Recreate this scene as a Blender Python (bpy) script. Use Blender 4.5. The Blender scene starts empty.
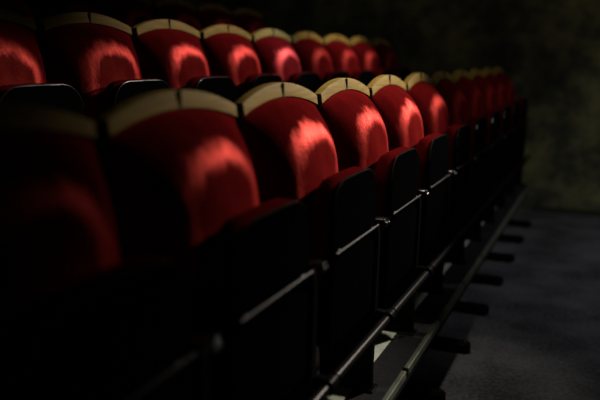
import bpy, bmesh, math, random
from mathutils import Vector, noise
random.seed(4)
C = bpy.context.scene.collection
sc = bpy.context.scene

# ------------------------------------------------------------------ materials
def new_mat(name):
    m = bpy.data.materials.new(name); m.use_nodes = True
    nt = m.node_tree; nt.nodes.clear()
    out = nt.nodes.new('ShaderNodeOutputMaterial')
    return m, nt, out

def N(nt, t, **kw):
    n = nt.nodes.new(t)
    for k, v in kw.items():
        if k in n.inputs: n.inputs[k].default_value = v
        else: setattr(n, k, v)
    return n

def simple(name, col, rough, metal=0.0, spec=0.5, nscale=60, namt=0.25, bump=0.0, coat=0.0):
    """principled with a procedural mottling of colour, roughness and a fine bump"""
    m, nt, out = new_mat(name)
    p = N(nt, 'ShaderNodeBsdfPrincipled')
    p.inputs['Metallic'].default_value = metal
    p.inputs['Specular IOR Level'].default_value = spec
    p.inputs['Coat Weight'].default_value = coat
    tc = N(nt, 'ShaderNodeTexCoord')
    no = N(nt, 'ShaderNodeTexNoise'); no.inputs['Scale'].default_value = nscale; no.inputs['Detail'].default_value = 5
    nt.links.new(tc.outputs['Object'], no.inputs['Vector'])
    r = N(nt, 'ShaderNodeValToRGB')
    r.color_ramp.elements[0].position = 0.3; r.color_ramp.elements[1].position = 0.7
    r.color_ramp.elements[0].color = tuple(c * (1 - namt) for c in col) + (1,)
    r.color_ramp.elements[1].color = tuple(min(1, c * (1 + namt)) for c in col) + (1,)
    nt.links.new(no.outputs['Fac'], r.inputs['Fac'])
    nt.links.new(r.outputs['Color'], p.inputs['Base Color'])
    mr = N(nt, 'ShaderNodeMapRange')
    mr.inputs['To Min'].default_value = max(0.02, rough - 0.08); mr.inputs['To Max'].default_value = min(1, rough + 0.08)
    nt.links.new(no.outputs['Fac'], mr.inputs['Value']); nt.links.new(mr.outputs['Result'], p.inputs['Roughness'])
    if bump:
        b = N(nt, 'ShaderNodeBump'); b.inputs['Strength'].default_value = bump; b.inputs['Distance'].default_value = 0.002
        nt.links.new(no.outputs['Fac'], b.inputs['Height']); nt.links.new(b.outputs['Normal'], p.inputs['Normal'])
    nt.links.new(p.outputs['BSDF'], out.inputs['Surface'])
    return m

def matt(name, col):
    m, nt, out = new_mat(name)
    tc = N(nt, 'ShaderNodeTexCoord'); no = N(nt, 'ShaderNodeTexNoise'); no.inputs['Scale'].default_value = 70; no.inputs['Detail'].default_value = 4
    nt.links.new(tc.outputs['Object'], no.inputs['Vector'])
    r = N(nt, 'ShaderNodeValToRGB')
    r.color_ramp.elements[0].color = tuple(c * .7 for c in col) + (1,); r.color_ramp.elements[1].color = tuple(c * 1.3 for c in col) + (1,)
    nt.links.new(no.outputs['Fac'], r.inputs['Fac'])
    d = N(nt, 'ShaderNodeBsdfDiffuse'); d.inputs['Roughness'].default_value = 0.5
    nt.links.new(r.outputs['Color'], d.inputs['Color'])
    nt.links.new(d.outputs[0], out.inputs['Surface'])
    return m

def satin(name, col, gloss, rough):
    m, nt, out = new_mat(name)
    tc = N(nt, 'ShaderNodeTexCoord'); no = N(nt, 'ShaderNodeTexNoise'); no.inputs['Scale'].default_value = 40; no.inputs['Detail'].default_value = 4
    nt.links.new(tc.outputs['Object'], no.inputs['Vector'])
    r = N(nt, 'ShaderNodeValToRGB')
    r.color_ramp.elements[0].color = tuple(c * .7 for c in gloss) + (1,); r.color_ramp.elements[1].color = tuple(c * 1.3 for c in gloss) + (1,)
    nt.links.new(no.outputs['Fac'], r.inputs['Fac'])
    d = N(nt, 'ShaderNodeBsdfDiffuse'); d.inputs['Color'].default_value = col + (1,)
    g = N(nt, 'ShaderNodeBsdfGlossy'); g.inputs['Roughness'].default_value = rough
    nt.links.new(r.outputs['Color'], g.inputs['Color'])
    a = N(nt, 'ShaderNodeAddShader'); nt.links.new(d.outputs[0], a.inputs[0]); nt.links.new(g.outputs[0], a.inputs[1])
    nt.links.new(a.outputs[0], out.inputs['Surface'])
    return m

def velvet(name, worn):
    """red plush; worn=True adds the zone that sitters have pressed flat, with a roughed-up pile edge whose highlight is put into its colour"""
    m, nt, out = new_mat(name)
    L = nt.links.new
    def math_(op, a, b=None, c=None):
        n = N(nt, 'ShaderNodeMath', operation=op)
        for i, v in enumerate((a, b, c)):
            if v is None: continue
            if isinstance(v, (int, float)): n.inputs[i].default_value = v
            else: L(v, n.inputs[i])
        return n.outputs[0]
    def ramp01(v, a, b):
        n = N(nt, 'ShaderNodeMapRange', interpolation_type='SMOOTHSTEP')
        L(v, n.inputs['Value']); n.inputs['From Min'].default_value = a; n.inputs['From Max'].default_value = b
        return n.outputs['Result']
    tc = N(nt, 'ShaderNodeTexCoord'); oi = N(nt, 'ShaderNodeObjectInfo')
    sc_ = N(nt, 'ShaderNodeVectorMath', operation='SCALE'); sc_.inputs['Scale'].default_value = 1.7
    L(oi.outputs['Location'], sc_.inputs[0])
    def noise_(scale, detail, stretch):
        mu = N(nt, 'ShaderNodeVectorMath', operation='MULTIPLY'); mu.inputs[1].default_value = stretch
        L(tc.outputs['Object'], mu.inputs[0])
        ad = N(nt, 'ShaderNodeVectorMath', operation='ADD'); L(mu.outputs[0], ad.inputs[0]); L(sc_.outputs[0], ad.inputs[1])
        n = N(nt, 'ShaderNodeTexNoise'); n.inputs['Scale'].default_value = scale; n.inputs['Detail'].default_value = detail
        L(ad.outputs[0], n.inputs['Vector']); return n.outputs['Fac']
    fine = noise_(150, 3, (1, 1.6, 0.7)); broad = noise_(14, 4, (1, 1.4, 0.8)); streak = noise_(45, 4, (1, 1.8, 0.5))
    ht = math_('MULTIPLY_ADD', broad, 1.2, fine)
    b = N(nt, 'ShaderNodeBump'); b.inputs['Strength'].default_value = NAP_BUMP; b.inputs['Distance'].default_value = 0.003
    L(ht, b.inputs['Height'])
    nrm = b.outputs['Normal']
    r = N(nt, 'ShaderNodeValToRGB')
    r.color_ramp.elements[0].position = 0.3; r.color_ramp.elements[1].position = 0.75
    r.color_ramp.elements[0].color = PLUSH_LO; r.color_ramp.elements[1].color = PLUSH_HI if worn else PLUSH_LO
    L(broad, r.inputs['Fac'])
    col = r.outputs['Color']
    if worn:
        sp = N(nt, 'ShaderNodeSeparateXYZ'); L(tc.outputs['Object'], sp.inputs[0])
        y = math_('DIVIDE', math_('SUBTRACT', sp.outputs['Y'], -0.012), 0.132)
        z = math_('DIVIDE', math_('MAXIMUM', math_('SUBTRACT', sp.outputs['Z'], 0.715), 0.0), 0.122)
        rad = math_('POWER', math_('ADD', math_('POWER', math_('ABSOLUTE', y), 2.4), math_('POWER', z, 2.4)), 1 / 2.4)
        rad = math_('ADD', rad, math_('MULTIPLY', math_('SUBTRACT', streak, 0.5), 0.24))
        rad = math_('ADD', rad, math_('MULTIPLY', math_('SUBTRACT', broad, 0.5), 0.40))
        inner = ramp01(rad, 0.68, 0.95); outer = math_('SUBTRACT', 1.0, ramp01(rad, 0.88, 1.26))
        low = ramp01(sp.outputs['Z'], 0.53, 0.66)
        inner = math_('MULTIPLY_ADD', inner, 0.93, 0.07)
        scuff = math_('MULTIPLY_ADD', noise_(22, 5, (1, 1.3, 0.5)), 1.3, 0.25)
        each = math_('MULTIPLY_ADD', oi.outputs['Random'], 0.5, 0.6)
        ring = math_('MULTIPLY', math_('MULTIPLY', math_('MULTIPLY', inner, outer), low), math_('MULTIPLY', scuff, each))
    # pile: matt fibres with a sheen at grazing angles, and a painted highlight ring where it is brushed up
    d = N(nt, 'ShaderNodeBsdfDiffuse'); d.inputs['Roughness'].default_value = 0.2
    L(col, d.inputs['Color']); L(nrm, d.inputs['Normal'])
    s = N(nt, 'ShaderNodeBsdfSheen'); s.inputs['Color'].default_value = SHEEN_C; s.inputs["Roughness"].default_value = SHEEN_R if worn else 0.2
    L(nrm, s.inputs['Normal'])
    m1 = N(nt, 'ShaderNodeMixShader'); m1.inputs[0].default_value = SHEEN_W
    L(d.outputs[0], m1.inputs[1]); L(s.outputs[0], m1.inputs[2])
    last = m1
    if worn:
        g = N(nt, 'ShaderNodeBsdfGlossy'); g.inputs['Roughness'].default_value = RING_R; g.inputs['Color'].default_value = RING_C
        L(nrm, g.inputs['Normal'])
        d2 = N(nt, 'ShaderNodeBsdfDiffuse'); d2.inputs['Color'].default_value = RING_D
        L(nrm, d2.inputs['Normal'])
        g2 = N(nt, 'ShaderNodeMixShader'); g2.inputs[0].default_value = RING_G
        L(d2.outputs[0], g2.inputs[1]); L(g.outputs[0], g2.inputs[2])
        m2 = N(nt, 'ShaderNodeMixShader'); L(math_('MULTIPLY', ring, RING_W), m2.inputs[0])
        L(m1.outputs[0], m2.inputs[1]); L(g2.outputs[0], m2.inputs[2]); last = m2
    L(last.outputs[0], out.inputs['Surface'])
    return m

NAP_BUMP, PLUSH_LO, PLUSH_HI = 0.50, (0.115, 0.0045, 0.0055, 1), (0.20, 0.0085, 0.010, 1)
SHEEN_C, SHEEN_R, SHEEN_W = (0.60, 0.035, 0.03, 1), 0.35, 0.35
RING_R, RING_C, RING_D, RING_G, RING_W = 0.5, (1.0, 0.13, 0.105, 1), (0.50, 0.020, 0.018, 1), 0.45, 0.88  # arch on the brushed pile: highlight put in as paler, glossier colour

def wood():
    m, nt, out = new_mat('pale_varnished_wood')
    tc = N(nt, 'ShaderNodeTexCoord'); oi = N(nt, 'ShaderNodeObjectInfo')
    ad = N(nt, 'ShaderNodeVectorMath', operation='ADD')
    nt.links.new(tc.outputs['Object'], ad.inputs[0]); nt.links.new(oi.outputs['Location'], ad.inputs[1])
    mu = N(nt, 'ShaderNodeVectorMath', operation='MULTIPLY'); mu.inputs[1].default_value = (40, 5, 60)
    nt.links.new(ad.outputs[0], mu.inputs[0])
    n1 = N(nt, 'ShaderNodeTexNoise'); n1.inputs['Scale'].default_value = 2.0; n1.inputs['Detail'].default_value = 6
    nt.links.new(mu.outputs[0], n1.inputs['Vector'])
    r = N(nt, 'ShaderNodeValToRGB')
    r.color_ramp.elements[0].position = 0.3; r.color_ramp.elements[1].position = 0.72
    r.color_ramp.elements[0].color = (0.20, 0.130, 0.027, 1); r.color_ramp.elements[1].color = (0.33, 0.222, 0.048, 1)
    nt.links.new(n1.outputs['Fac'], r.inputs['Fac'])
    p = N(nt, 'ShaderNodeBsdfPrincipled'); p.inputs['Roughness'].default_value = 0.6
    p.inputs['Coat Weight'].default_value = 0.0; p.inputs['Specular IOR Level'].default_value = 0.05
    nt.links.new(r.outputs['Color'], p.inputs['Base Color'])
    nt.links.new(p.outputs[0], out.inputs['Surface'])
    return m

WALL_OFF = (3.37, 3.9, 0.33)
def wall_mat():
    m, nt, out = new_mat('mottled_olive_plaster')
    tc = N(nt, 'ShaderNodeTexCoord')
    n1 = N(nt, 'ShaderNodeTexNoise'); n1.inputs['Scale'].default_value = 2.4; n1.inputs['Detail'].default_value = 8; n1.inputs['Roughness'].default_value = 0.62
    n2 = N(nt, 'ShaderNodeTexNoise'); n2.inputs['Scale'].default_value = 9; n2.inputs['Detail'].default_value = 6
    mp = N(nt, 'ShaderNodeMapping'); mp.inputs['Location'].default_value = WALL_OFF
    nt.links.new(tc.outputs['Object'], mp.inputs['Vector'])
    for n in (n1, n2): nt.links.new(mp.outputs[0], n.inputs['Vector'])
    r = N(nt, 'ShaderNodeValToRGB')
    e = r.color_ramp.elements
    e[0].position = 0.36; e[0].color = (0.030, 0.031, 0.026, 1)
    e[1].position = 0.68; e[1].color = (0.30, 0.29, 0.13, 1)
    x = e.new(0.5); x.color = (0.10, 0.10, 0.065, 1)
    a = N(nt, 'ShaderNodeMath', operation='MULTIPLY_ADD'); a.inputs[1].default_value = 0.35
    s = N(nt, 'ShaderNodeMath', operation='MULTIPLY'); s.inputs[1].default_value = 0.72
    nt.links.new(n1.outputs['Fac'], s.inputs[0])
    nt.links.new(n2.outputs['Fac'], a.inputs[0]); nt.links.new(s.outputs[0], a.inputs[2])
    nt.links.new(a.outputs[0], r.inputs['Fac'])
    p = N(nt, 'ShaderNodeBsdfPrincipled'); p.inputs['Roughness'].default_value = 0.85; p.inputs['Specular IOR Level'].default_value = 0.2
    nt.links.new(r.outputs['Color'], p.inputs['Base Color'])
    b = N(nt, 'ShaderNodeBump'); b.inputs['Strength'].default_value = 0.4; b.inputs['Distance'].default_value = 0.01
    nt.links.new(n2.outputs['Fac'], b.inputs['Height']); nt.links.new(b.outputs['Normal'], p.inputs['Normal'])
    nt.links.new(p.outputs[0], out.inputs['Surface'])
    return m

def carpet(name, c0, c1):
    m, nt, out = new_mat(name)
    tc = N(nt, 'ShaderNodeTexCoord')
    n1 = N(nt, 'ShaderNodeTexNoise'); n1.inputs['Scale'].default_value = 55; n1.inputs['Detail'].default_value = 6; n1.inputs['Roughness'].default_value = 0.7
    n2 = N(nt, 'ShaderNodeTexNoise'); n2.inputs['Scale'].default_value = 3.0; n2.inputs['Detail'].default_value = 3
    for n in (n1, n2): nt.links.new(tc.outputs['Object'], n.inputs['Vector'])
    a = N(nt, 'ShaderNodeMath', operation='MULTIPLY_ADD'); a.inputs[1].default_value = 0.5
    s = N(nt, 'ShaderNodeMath', operation='MULTIPLY'); s.inputs[1].default_value = 0.5
    nt.links.new(n2.outputs['Fac'], s.inputs[0]); nt.links.new(n1.outputs['Fac'], a.inputs[0]); nt.links.new(s.outputs[0], a.inputs[2])
    r = N(nt, 'ShaderNodeValToRGB')
    r.color_ramp.elements[0].position = 0.38; r.color_ramp.elements[1].position = 0.64
    r.color_ramp.elements[0].color = c0 + (1,); r.color_ramp.elements[1].color = c1 + (1,)
    nt.links.new(a.outputs[0], r.inputs['Fac'])
    p = N(nt, 'ShaderNodeBsdfPrincipled'); p.inputs['Roughness'].default_value = 0.9; p.inputs['Specular IOR Level'].default_value = 0.15
    nt.links.new(r.outputs['Color'], p.inputs['Base Color'])
    b = N(nt, 'ShaderNodeBump'); b.inputs['Strength'].default_value = 0.6; b.inputs['Distance'].default_value = 0.004
    nt.links.new(n1.outputs['Fac'], b.inputs['Height']); nt.links.new(b.outputs['Normal'], p.inputs['Normal'])
    nt.links.new(p.outputs[0], out.inputs['Surface'])
    return m

M = dict(
    plush=velvet('red_plush_worn_highlight', True), plush_seat=velvet('red_plush', False), wood=wood(), wall=wall_mat(),
    shell=matt('black_moulded_shell', (0.0024, 0.0027, 0.0029)),
    backshell=matt('black_back_panel', (0.006, 0.006, 0.006)),
    seam=simple('dark_seam', (0.020, 0.014, 0.008), 0.7, spec=0.2),
    gleam_bead=simple('glossy_black_gleam', (0.04, 0.04, 0.04), 0.18, metal=0.7, spec=0.9, nscale=20),
    black=satin('black_painted_steel', (0.005, 0.005, 0.005), (0.006, 0.006, 0.006), 0.35),
    rod=satin('satin_steel', (0.012, 0.012, 0.012), (0.045, 0.045, 0.045), 0.32),
    bright=simple('polished_steel', (0.30, 0.30, 0.29), 0.22, metal=1.0, nscale=30),
    tube=satin('dull_dark_steel', (0.008, 0.008, 0.008), (0.016, 0.016, 0.016), 0.32),
    nosing=simple('worn_grey_green_nosing', (0.16, 0.175, 0.125), 0.5, metal=0.2, nscale=14, namt=0.35),
    pale=simple('pale_green_white_board', (0.68, 0.74, 0.62), 0.6, nscale=12, namt=0.3),
    floor=carpet('blue_grey_flecked_carpet', (0.028, 0.029, 0.034), (0.15, 0.15, 0.165)),
    deck=carpet('black_deck_carpet', (0.010, 0.010, 0.012), (0.024, 0.024, 0.026)),
    riser=simple('black_riser_board', (0.010, 0.010, 0.010), 0.8, spec=0.15),
    skirt=simple('dark_skirting', (0.05, 0.05, 0.036), 0.6, spec=0.2),
    rubber=simple('black_rubber', (0.008, 0.008, 0.008), 0.65, spec=0.2),
)

# ------------------------------------------------------------------ mesh helpers
def link(name, bm, mat, parent=None, smooth=True, angle=35):
    bmesh.ops.recalc_face_normals(bm, faces=bm.faces)
    me = bpy.data.meshes.new(name); bm.to_mesh(me); bm.free()
    mats = mat if isinstance(mat, list) else [mat]
    for x in mats: me.materials.append(x)
    if smooth:
        me.shade_smooth() if hasattr(me, 'shade_smooth') else None
        me.set_sharp_from_angle(angle=math.radians(angle))
    o = bpy.data.objects.new(name, me); C.objects.link(o)
    if parent: o.parent = parent
    return o

def box(bm, x0, x1, y0, y1, z0, z1, bev=0.0):
    r = bmesh.ops.create_cube(bm, size=1)
    vs = r['verts']
    for v in vs:
        v.co = Vector((x0 + (v.co.x + .5) * (x1 - x0), y0 + (v.co.y + .5) * (y1 - y0), z0 + (v.co.z + .5) * (z1 - z0)))
    if bev:
        es = list({e for v in vs for e in v.link_edges})
        bmesh.ops.bevel(bm, geom=es, offset=bev, segments=3, profile=0.5, affect='EDGES')

def tube(bm, p0, p1, r, seg=16, cap=0.0):
    p0, p1 = Vector(p0), Vector(p1); d = p1 - p0
    q = Vector((0, 0, 1)).rotation_difference(d.normalized())
    L = d.length
    prof = [(0, 0.0), (r * .75, 0.0), (r, r * .25), (r, L - r * .25), (r * .75, L), (0, L)]
    rings = []
    for rr, h in prof:
        if rr == 0: rings.append([bm.verts.new(p0 + q @ Vector((0, 0, h)))])
        else: rings.append([bm.verts.new(p0 + q @ Vector((rr * math.cos(2 * math.pi * i / seg), rr * math.sin(2 * math.pi * i / seg), h))) for i in range(seg)])
    for a, b in zip(rings, rings[1:]):
        for i in range(seg):
            j = (i + 1) % seg
            if len(a) == 1: bm.faces.new((a[0], b[j], b[i]))
            elif len(b) == 1: bm.faces.new((a[i], a[j], b[0]))
            else: bm.faces.new((a[i], a[j], b[j], b[i]))

def prism(bm, pts, x0, x1, bev, seg=3, shift=None):
    """outline in (y, z) extruded from x0 to x1 with rounded rims; shift(y,z) adds to x"""
    n = len(pts)
    def inset(d):
        out = []
        for i in range(n):
            a, b, c = Vector(pts[i - 1]), Vector(pts[i]), Vector(pts[(i + 1) % n])
            t = ((b - a).normalized() + (c - b).normalized()).normalized()
            nn = Vector((-t.y, t.x))
            out.append(b + nn * d)
        return out
    rings = []
    for k in range(seg + 1):
        a = math.pi / 2 * k / seg
        rings.append((x0 + bev * (1 - math.sin(a)), bev * (1 - math.cos(a))))
    rings = [(x0 + bev * (1 - math.sin(math.pi / 2 * (1 - k / seg))), bev * (1 - math.cos(math.pi / 2 * (1 - k / seg)))) for k in range(seg + 1)]
    rings = rings + [(x1 - (x - x0), d) for x, d in reversed(rings)]
    vr = []
    for x, d in rings:
        vr.append([bm.verts.new((x + (shift(p.x, p.y) if shift else 0), p.x, p.y)) for p in inset(d)])
    for a, b in zip(vr, vr[1:]):
        for i in range(n):
            j = (i + 1) % n
            bm.faces.new((a[i], a[j], b[j], b[i]))
    bm.faces.new(list(reversed(vr[0]))); bm.faces.new(vr[-1])

def rounded(y0, y1, z0, z1, rt, rb, seg=8, crown=0.0):
    """counter-clockwise rounded rectangle in (y,z), top radius rt, bottom radius rb, top edge crowned"""
    pts = []
    def arc(cy, cz, r, a0):
        for i in range(seg + 1):
            a = math.radians(a0 + 90 * i / seg); pts.append((cy + r * math.cos(a), cz + r * math.sin(a)))
    arc(y1 - rb, z0 + rb, rb, -90)
    arc(y1 - rt, z1 - rt, rt, 0)
    for i in range(1, 8):
        t = i / 8; pts.append((y1 - rt + (y0 + rt - y1 + rt) * t, z1 + crown * 4 * t * (1 - t)))
    arc(y0 + rt, z1 - rt, rt, 90)
    arc(y0 + rb, z0 + rb, rb, 180)
    return pts

# ------------------------------------------------------------------ the theatre seat (x forward, y along the row, z up from its deck)
PITCH = 0.5
HW = 0.2315                      # half width of a back
Z_END, Z_APEX = 0.915, 0.957     # top of the wooden cap at its ends and at its middle
def cap_top(u): return Z_END + (Z_APEX - Z_END) * (1 - u * u) - 0.0
def cap_bot(u): return 0.884 + (0.918 - 0.884) * (1 - u * u)
def lean(z): return 0.13 * (0.90 - z)
def sstep(a, b, x):
    t = max(0, min(1, (x - a) / (b - a))); return t * t * (3 - 2 * t)

D_BULGE, D_DISH = 0.113, 0.012
def make_cap():
    bm = bmesh.new()
    n = 28
    x0, x1 = -0.012, 0.016
    for s in (-1, 1):
        us = [s * (0.0075 + (1 - 0.0075) * i / n) for i in range(n + 1)]
        b = 0.004
        prof = lambda u: [(x0, cap_bot(u)), (x0, cap_top(u) - b), (x0 + b, cap_top(u)), (x1 - b, cap_top(u)), (x1 - b * .3, cap_top(u) - b * .3), (x1, cap_top(u) - b), (x1, cap_bot(u) + .002), (x1 - .002, cap_bot(u))]
        rings = [[bm.verts.new((x + lean(z) * 1.0, u * HW, z)) for x, z in prof(u)] for u in us]
        for a, c in zip(rings, rings[1:]):
            for i in range(len(a)):
                j = (i + 1) % len(a); bm.faces.new((a[i], a[j], c[j], c[i]))
        bm.faces.new(rings[0]); bm.faces.new(rings[-1])
    return bm

def make_seam():
    bm = bmesh.new()
    box(bm, -0.010, 0.0148, -0.0024, 0.0024, 0.916, 0.9555)
    return bm

def make_back_cushion():
    bm = bmesh.new()
    nu, nv = 72, 72
    zb = 0.47
    front = []
    for j in range(nv + 1):
        v = j / nv
        row = []
        for i in range(nu + 1):
            # cosine spacing packs the grid towards the rims, where the padding turns over
            u = -math.cos(math.pi * i / nu)
            vv = (1 - math.cos(math.pi * v)) / 2
            zt = cap_bot(u) - 0.001
            z = zt - (zt - zb) * vv
            t = zt - z
            hw = HW * (0.985 - 0.10 * sstep(0.05, 0.45, t))
            y = u * hw
            side = max(0.0, 1 - abs(u) ** 2.4) ** 0.70
            roll = 1.0 if t > 0.20 else max(0.0, 1 - (1 - t / 0.20) ** 2.2) ** 0.62
            tb = z - zb
            rollb = 1.0 if tb > 0.08 else max(0.0, 1 - (1 - tb / 0.08) ** 2.2) ** 0.6
            d = 0.010 + D_BULGE * side * roll * (0.25 + 0.75 * rollb)
            # the worn hollow where people lean back
            zc = 0.66
            rr = math.hypot(y / 0.150, (z - zc) / (0.165 if z > zc else 0.28))
            d -= D_DISH * (1 - sstep(0.45, 1.05, rr))
            d += 0.0022 * noise.noise(Vector((y * 9 + 3, z * 9, 1.7)))
            row.append(bm.verts.new((d + lean(z), y, z)))
        front.append(row)
    back = []
    rim = [front[0][i] for i in range(nu + 1)] + [front[j][nu] for j in range(1, nv + 1)] + \
          [front[nv][i] for i in range(nu - 1, -1, -1)] + [front[j][0] for j in range(nv - 1, 0, -1)]
    for j in range(nv):
        for i in range(nu):
            bm.faces.new((front[j][i], front[j][i + 1], front[j + 1][i + 1], front[j + 1][i]))
    bk = [bm.verts.new((lean(v.co.z) - 0.012, v.co.y, v.co.z)) for v in rim]
    n = len(rim)
    for i in range(n):
        j = (i + 1) % n; bm.faces.new((rim[i], rim[j], bk[j], bk[i]))
    bm.faces.new(bk)
    return bm

def make_back_shell():
    bm = bmesh.new()
    n = 24
    pts = [(-HW * .90, 0.455), (HW * .90, 0.455)] + [(HW * .99, 0.80)] + \
          [(HW * (1 - 2 * i / n), cap_bot(1 - 2 * i / n) - 0.0005) for i in range(n + 1)] + [(-HW * .99, 0.80)]
    prism(bm, pts, -0.033, -0.0125, 0.004, 2, lambda y, z: lean(z))
    return bm

SEAT_X0, SEAT_X1, SEAT_X2 = 0.162, 0.198, 0.222
def seat_tilt(z): return -0.03 * max(0, z - 0.55) - 0.06 * max(0, 0.55 - z)
def make_seat_cushion():
    bm = bmesh.new()
    prism(bm, rounded(-0.162, 0.209, 0.285, 0.7225, 0.098, 0.03, 10, 0.001), SEAT_X0, SEAT_X1 + 0.012, 0.018, 6, lambda y, z: seat_tilt(z))
    return bm
PANEL = rounded(-0.147, 0.203, 0.272, 0.718, 0.088, 0.02, 10, 0.001)
def make_gleam_bead():  # glossy bead added along the shell's top rim to catch a gleam
    bm = bmesh.new()
    P = [p for p in PANEL if p[1] > 0.63]
    n = len(P); r = 0.0028; k = 8
    rings = []
    for i in range(n):
        a, b, d = Vector(P[max(0, i - 1)]), Vector(P[i]), Vector(P[min(n - 1, i + 1)])
        t = (d - a).normalized(); o = Vector((t.y, -t.x))
        ring = []
        for q in range(k):
            w_ = 2 * math.pi * q / k
            p = b + o * (r * math.cos(w_) - 0.0005)
            ring.append(bm.verts.new((SEAT_X2 - 0.003 + r * math.sin(w_) + seat_tilt(b.y), p.x, p.y)))
        rings.append(ring)
    for i in range(n - 1):
        for q in range(k):
            p = (q + 1) % k; bm.faces.new((rings[i][q], rings[i][p], rings[i + 1][p], rings[i + 1][q]))
    bm.faces.new(rings[0]); bm.faces.new(rings[-1])
    return bm
def make_seat_shell():
    bm = bmesh.new()
    prism(bm, PANEL, SEAT_X1 + 0.0125, SEAT_X2, 0.006, 3, lambda y, z: seat_tilt(z))
    return bm
def make_trim_rod():
    bm = bmesh.new()
    tube(bm, (SEAT_X2 + 0.003, -0.150, 0.541), (SEAT_X2 + 0.003, 0.198, 0.541), 0.0042, 10)
    for y in (-0.12, 0.15): tube(bm, (SEAT_X2 - 0.004, y, 0.541), (SEAT_X2 + 0.002, y, 0.541), 0.006, 10)
    return bm

def make_upright():
    """standard between two seats: foot plate, blade, shoulder"""
    bm = bmesh.new()
    pts = []
    prof = [(0.030, 0.006), (0.205, 0.006), (0.205, 0.10), (0.212, 0.27), (0.218, 0.50), (0.212, 0.540), (0.190, 0.546),
            (0.05, 0.546), (-0.03, 0.75), (-0.045, 0.75), (-0.045, 0.50), (0.0, 0.38), (0.03, 0.10)]
    w = 0.013
    rings = []
    for s, ins in ((-1, 0.004), (-1, 0), (1, 0), (1, 0.004)):
        y = s * (w if ins else w - 0.004)
    a = [bm.verts.new((x, -w, z)) for x, z in prof]; b = [bm.verts.new((x, w, z)) for x, z in prof]
    n = len(prof)
    for i in range(n):
        j = (i + 1) % n; bm.faces.new((a[i], a[j], b[j], b[i]))
    fa = bm.faces.new(list(reversed(a))); fb = bm.faces.new(b)
    bmesh.ops.bevel(bm, geom=list(fa.edges) + list(fb.edges), offset=0.003, segments=2, affect='EDGES')
    box(bm, 0.015, 0.215, -0.030, 0.030, 0.0005, 0.0065, 0.002)
    for x in (0.035, 0.195):
        for y in (-0.02, 0.02): tube(bm, (x, y, 0.006), (x, y, 0.012), 0.006, 6)
    return bm

def make_bracket():
    bm = bmesh.new()
    box(bm, 0.178, 0.240, -0.0175, 0.0175, 0.5465, 0.5535, 0.002)
    box(bm, 0.2335, 0.240, -0.0175, 0.0175, 0.530, 0.5535, 0.002)
    for y in (-0.010, 0.010):
        g = bmesh.ops.create_uvsphere(bm, u_segments=10, v_segments=8, radius=0.005)
        for v in g['verts']: v.co += Vector((0.241, y, 0.540))
    return bm

def empty(name, loc):
    o = bpy.data.objects.new(name, None); C.objects.link(o); o.location = loc
    o.empty_display_size = 0.1
    return o
def tag(o, label=None, cat=None, group=None, kind=None):
    if label: o['label'] = label
    if cat: o['category'] = cat
    if group: o['group'] = group
    if kind: o['kind'] = kind
    return o

def build_seat():
    r = empty('theatre_seat', (0, 0, 0))
    bs = link('back_shell', make_back_shell(), M['backshell'], r)
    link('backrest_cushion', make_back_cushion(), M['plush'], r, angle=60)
    cp = link('wooden_cap', make_cap(), M['wood'], r)
    tag(cp, 'pale arched wooden cap'); 
    link('seam', make_seam(), M['seam'], cp, smooth=False)
    for sgn in (-1, 1):  # blocks added to turn the gaps between caps black
        e = bmesh.new(); ya, yb = sorted((sgn * (HW + 0.0004), sgn * 0.2488))
        box(e, -0.011, 0.0135, ya, yb, 0.868, 0.909, 0.002)
        tag(link('gap_block', e, M['backshell'], r), 'black block added to darken the gap beside the wooden cap')
    sh = link('seat_shell', make_seat_shell(), M['shell'], r)
    tag(sh, 'black underside of the folded seat')
    link('edge_gleam', make_gleam_bead(), M['gleam_bead'], sh)
    rod = link('trim_rod', make_trim_rod(), M['rod'], sh); tag(rod, 'thin steel rod')
    link('seat_cushion', make_seat_cushion(), M['plush_seat'], r, angle=60)
    up = link('upright', make_upright(), M['black'], r); up.location = (0, PITCH / 2 - 0.012, -0.0)
    tag(up, 'black steel upright')
    br = link('hinge_bracket', make_bracket(), M['bright'], up); tag(br, 'small bright metal bracket')
    return r

def copy_tree(o, parent=None):
    c = o.copy(); C.objects.link(c)
    if parent: c.parent = parent
    for ch in o.children: copy_tree(ch, c)
    return c

RISE, DEPTH, DECK = 0.225, 0.915, 0.225
ORD = ['first', 'second', 'third', 'fourth', 'fifth', 'sixth', 'seventh', 'eighth', 'ninth', 'tenth', 'eleventh']
look1 = ['nearly lost in shadow', 'dim and out of focus', 'half lit with a dark left side', 'brightly lit and sharp', 'lit with a bright plush arch',
         'softly lit', 'dim', 'dim', 'dark and blurred', 'dark and blurred', 'dark beside the far wall']
look2 = ['cut by the left edge', 'dim with scuffed plush', 'with a bright round sheen', 'lit red with pale cap', 'under a cool pinkish glow', 'softly lit and blurred', 'small and softly lit', 'small and dim', 'dark and last before the wall']
seats = []
proto = build_seat(); used = False
def place(x, y, z, label, group):
    global used
    o = proto if not used else copy_tree(proto)
    used = True
    o.location = (x, y, z); tag(o, label, 'seat', group)
    return o
for k in range(11):
    place(0, 0.725 + PITCH * k, DECK, 'front row red folded seat, %s from the camera, %s' % (ORD[k], look1[k]), 'red seats in the front row')
for k in range(9):
    place(-DEPTH, 1.558 + PITCH * k, DECK + RISE, 'middle row red folded seat, %s from the left, %s' % (ORD[k], look2[k]), 'red seats in the middle row')
for k in range(6):
    place(-2 * DEPTH, 2.5 + PITCH * k, DECK + 2 * RISE, 'rear row dark red folded seat, %s from the left, at the top edge' % ORD[k], 'red seats in the rear row')

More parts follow.
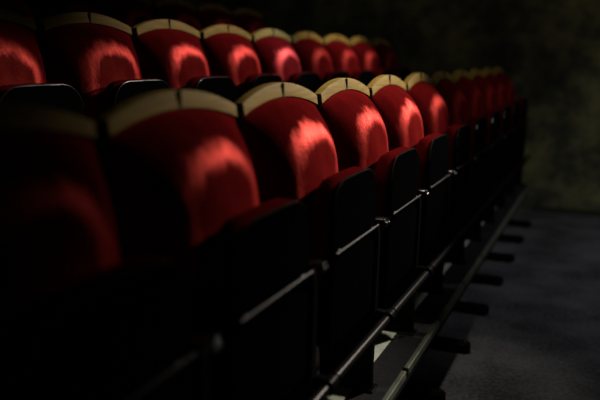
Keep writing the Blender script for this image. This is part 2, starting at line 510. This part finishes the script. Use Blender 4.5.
# ------------------------------------------------------------------ seat beams (one long tube to a row) with clamps at the uprights
def seat_beam(x, z, y0, y1, joints, label):
    r = empty('seat_beam', (x + 0.250, y0, z + 0.245))
    bm = bmesh.new(); tube(bm, (0, 0, 0), (0, y1 - y0, 0), 0.0135, 20)
    link('tube', bm, M['tube'], r)
    bm0 = None
    first = None
    for yj in joints:
        if first is None:
            b = bmesh.new(); tube(b, (0, -0.030, 0), (0, 0.030, 0), 0.019, 20)
            box(b, -0.046, 0.0, -0.012, 0.012, -0.016, 0.016, 0.003)
            for y in (-0.024, 0.024): tube(b, (0, y - 0.004, 0), (0, y + 0.004, 0), 0.0215, 20)
            first = c = link('clamp', b, M['black'], r)
        else:
            c = first.copy(); C.objects.link(c); c.parent = r
        c.location = (0, yj - y0, 0)
    tag(r, label, 'beam')
seat_beam(0, DECK, 0.30, 5.94, [0.975 + PITCH * k for k in range(10)], 'dull steel tube running low along the front row seats')

# ------------------------------------------------------------------ setting
def struct(name, bm, mat, smooth=False):
    return tag(link(name, bm, mat, smooth=smooth), kind='structure')
WY, WS = 6.02, 0.0           # far wall
def wall_y(x): return WY + WS * (x - 0.25)

bm = bmesh.new(); box(bm, -4.5, 4.5, -3.0, 7.2, -0.1, 0.0)
struct('floor', bm, M['floor'])

bm = bmesh.new(); box(bm, -4.6, 4.4, 0.0, 0.25, 0.0, 4.2)
wall = struct('wall_far', bm, M['wall'])
wall.location = (0.25, WY, 0); wall.rotation_euler = (0, 0, math.atan(WS))

bm = bmesh.new(); box(bm, 0.06, 4.3, -0.018, -0.0005, 0.0, 0.045)
bb = struct('baseboard_far', bm, M['skirt'])
bb.location = wall.location; bb.rotation_euler = wall.rotation_euler

# stepped decks under the three rows
def deck(name, x0, x1, z0, z1, y0):
    bm = bmesh.new()
    vs = [(x0, y0), (x1, y0), (x1, wall_y(x1) - .002), (x0, wall_y(x0) - .002)]
    lo = [bm.verts.new((x, y, z0)) for x, y in vs]; hi = [bm.verts.new((x, y, z1)) for x, y in vs]
    for i in range(4):
        j = (i + 1) % 4; bm.faces.new((lo[i], lo[j], hi[j], hi[i]))
    bm.faces.new(lo[::-1]); bm.faces.new(hi)
    return struct(name, bm, M['deck'])
XF = 0.262
deck('floor_deck_front', -0.655, XF, 0.165, DECK, -0.2)
deck('floor_deck_middle', -1.57, XF - DEPTH, 0.0, DECK + RISE, -0.2)
deck('floor_deck_rear', -3.2, XF - 2 * DEPTH, 0.0, DECK + 2 * RISE, -0.2)
bm = bmesh.new(); box(bm, 0.02, 0.06, -0.2, wall_y(0.0) - .01, 0.0, 0.1645)
struct('trim_1', bm, M['riser'])
# worn nosing along the deck edge, in lengths with a small joint between them
bm = bmesh.new()
y = -0.2 + 0.33 - 0.33
edges = [-0.2] + [0.13 + 0.5 * k for k in range(12)] 
for a, b in zip(edges, edges[1:]):
    b = min(b, wall_y(XF) - .012)
    box(bm, XF + 0.0005, XF + 0.012, a + 0.012, b - 0.012, 0.204, 0.231, 0.003)
    box(bm, XF - 0.006, XF + 0.0115, a + 0.012, b - 0.012, 0.2255, 0.2315, 0.002)
box(bm, XF + 0.0005, XF + 0.012, 5.642, wall_y(XF) - 0.006, 0.204, 0.231, 0.003)
struct('trim_2', bm, M['nosing'], True)
# pale strip lying along the deck below the seats
bm = bmesh.new(); box(bm, 0.075, 0.150, -0.2, 5.9, DECK + 0.0003, DECK + 0.0035, 0.001)
struct('trim_3', bm, M['pale'])

# ------------------------------------------------------------------ deck feet standing on the floor
def make_foot():
    bm = bmesh.new()
    pts = []
    hw = 0.026
    for i in range(9):
        a = -math.pi / 2 + math.pi * i / 8; pts.append((0.318 + hw * math.cos(a), hw * math.sin(a)))
    pts += [(0.061, hw), (0.061, -hw)]
    lo = [bm.verts.new((x, y, 0.012)) for x, y in pts]; hi = [bm.verts.new((x, y, 0.048)) for x, y in pts]
    n = len(pts)
    for i in range(n):
        j = (i + 1) % n; bm.faces.new((lo[i], lo[j], hi[j], hi[i]))
    bm.faces.new(lo[::-1]); t = bm.faces.new(hi)
    bmesh.ops.bevel(bm, geom=list(t.edges), offset=0.006, segments=3, affect='EDGES')
    box(bm, 0.10, 0.15, -0.02, 0.02, 0.045, 0.1645, 0.002)
    return bm
def build_foot():
    r = empty('deck_foot', (0, 0, 0))
    link('foot_bar', make_foot(), M['black'], r)
    bm = bmesh.new()
    for x in (0.12, 0.305): tube(bm, (x, 0, 0.0), (x, 0, 0.0125), 0.024, 14)
    link('foot_pad', bm, M['rubber'], r)
    bm = bmesh.new(); tube(bm, (0.322, 0, 0.047), (0.322, 0, 0.053), 0.007, 6)
    link('bolt', bm, M['bright'], r)
    return r
fp = build_foot()
for k in range(7):
    f = fp if k == 0 else copy_tree(fp)
    f.location = (0.010, 2.385 + PITCH * k, 0)
    tag(f, '%s black foot counted from the camera, sticking out under the deck onto carpet' % ORD[k], 'foot', 'black feet under the front deck')

# ------------------------------------------------------------------ camera
cam = bpy.data.cameras.new('camera'); co = bpy.data.objects.new('camera', cam); C.objects.link(co)
cam.sensor_width = 36; cam.lens = 42
co.location = (0.818, 0, 1.244)
co.rotation_euler = (math.radians(90 - 11.39), 0, math.radians(23.69))
cam.dof.use_dof = True; cam.dof.focus_distance = 2.28; cam.dof.aperture_fstop = 1.25; cam.dof.aperture_blades = 9
cam.clip_start = 0.02
sc.camera = co

# ------------------------------------------------------------------ light
def spot(name, loc, target, power, col, size_deg, blend, radius):
    l = bpy.data.lights.new(name, 'SPOT'); l.energy = power; l.color = col
    l.spot_size = math.radians(size_deg); l.spot_blend = blend; l.shadow_soft_size = radius
    o = bpy.data.objects.new(name, l); C.objects.link(o); o.location = loc
    o.rotation_euler = (Vector(target) - Vector(loc)).to_track_quat('-Z', 'Y').to_euler()
    return o
spot('side_spot', (1.95, 5.5, 2.9), (0.12, 2.36, 1.02), 1250, (1.0, 0.88, 0.76), 22.4, 1.0, 0.08)
spot('upper_spot', (1.4, 6.0, 3.6), (-0.9, 2.8, 1.08), 950, (1.0, 0.86, 0.80), 18.5, 1.0, 0.08)
spot('upper_spot', (1.2, 6.0, 3.9), (-0.95, 4.45, 1.2), 800, (1.0, 0.86, 0.78), 22, 1.0, 0.08)
spot('cool_spot', (1.3, 5.9, 3.6), (-0.85, 3.56, 1.25), 700, (0.60, 0.76, 1.0), 8, 1.0, 0.05)
spot('top_spot', (-0.1, 2.5, 4.4), (0.02, 2.4, 0.9), 200, (1.0, 0.90, 0.74), 28, 1.0, 0.06)
spot('aisle_fill', (2.4, 2.6, 4.2), (1.25, 4.5, 0.0), 120, (0.97, 0.97, 1.0), 56, 1.0, 0.2)  # unseen fill light added to lift the dark floor and far wall
spot('wall_fill', (2.6, 4.6, 3.9), (0.1, 5.95, 1.5), 30, (1.0, 0.97, 0.85), 85, 1.0, 0.2)  # second added fill, keeps the upper wall from going black

w = bpy.data.worlds.new('world'); sc.world = w; w.use_nodes = True
bg = w.node_tree.nodes['Background']; bg.inputs[0].default_value = (0.75, 0.78, 0.6, 1); bg.inputs[1].default_value = 0.004

sc.view_settings.view_transform = 'Standard'; sc.view_settings.look = 'None'
sc.view_settings.gamma = 1; sc.view_settings.exposure = 0.0
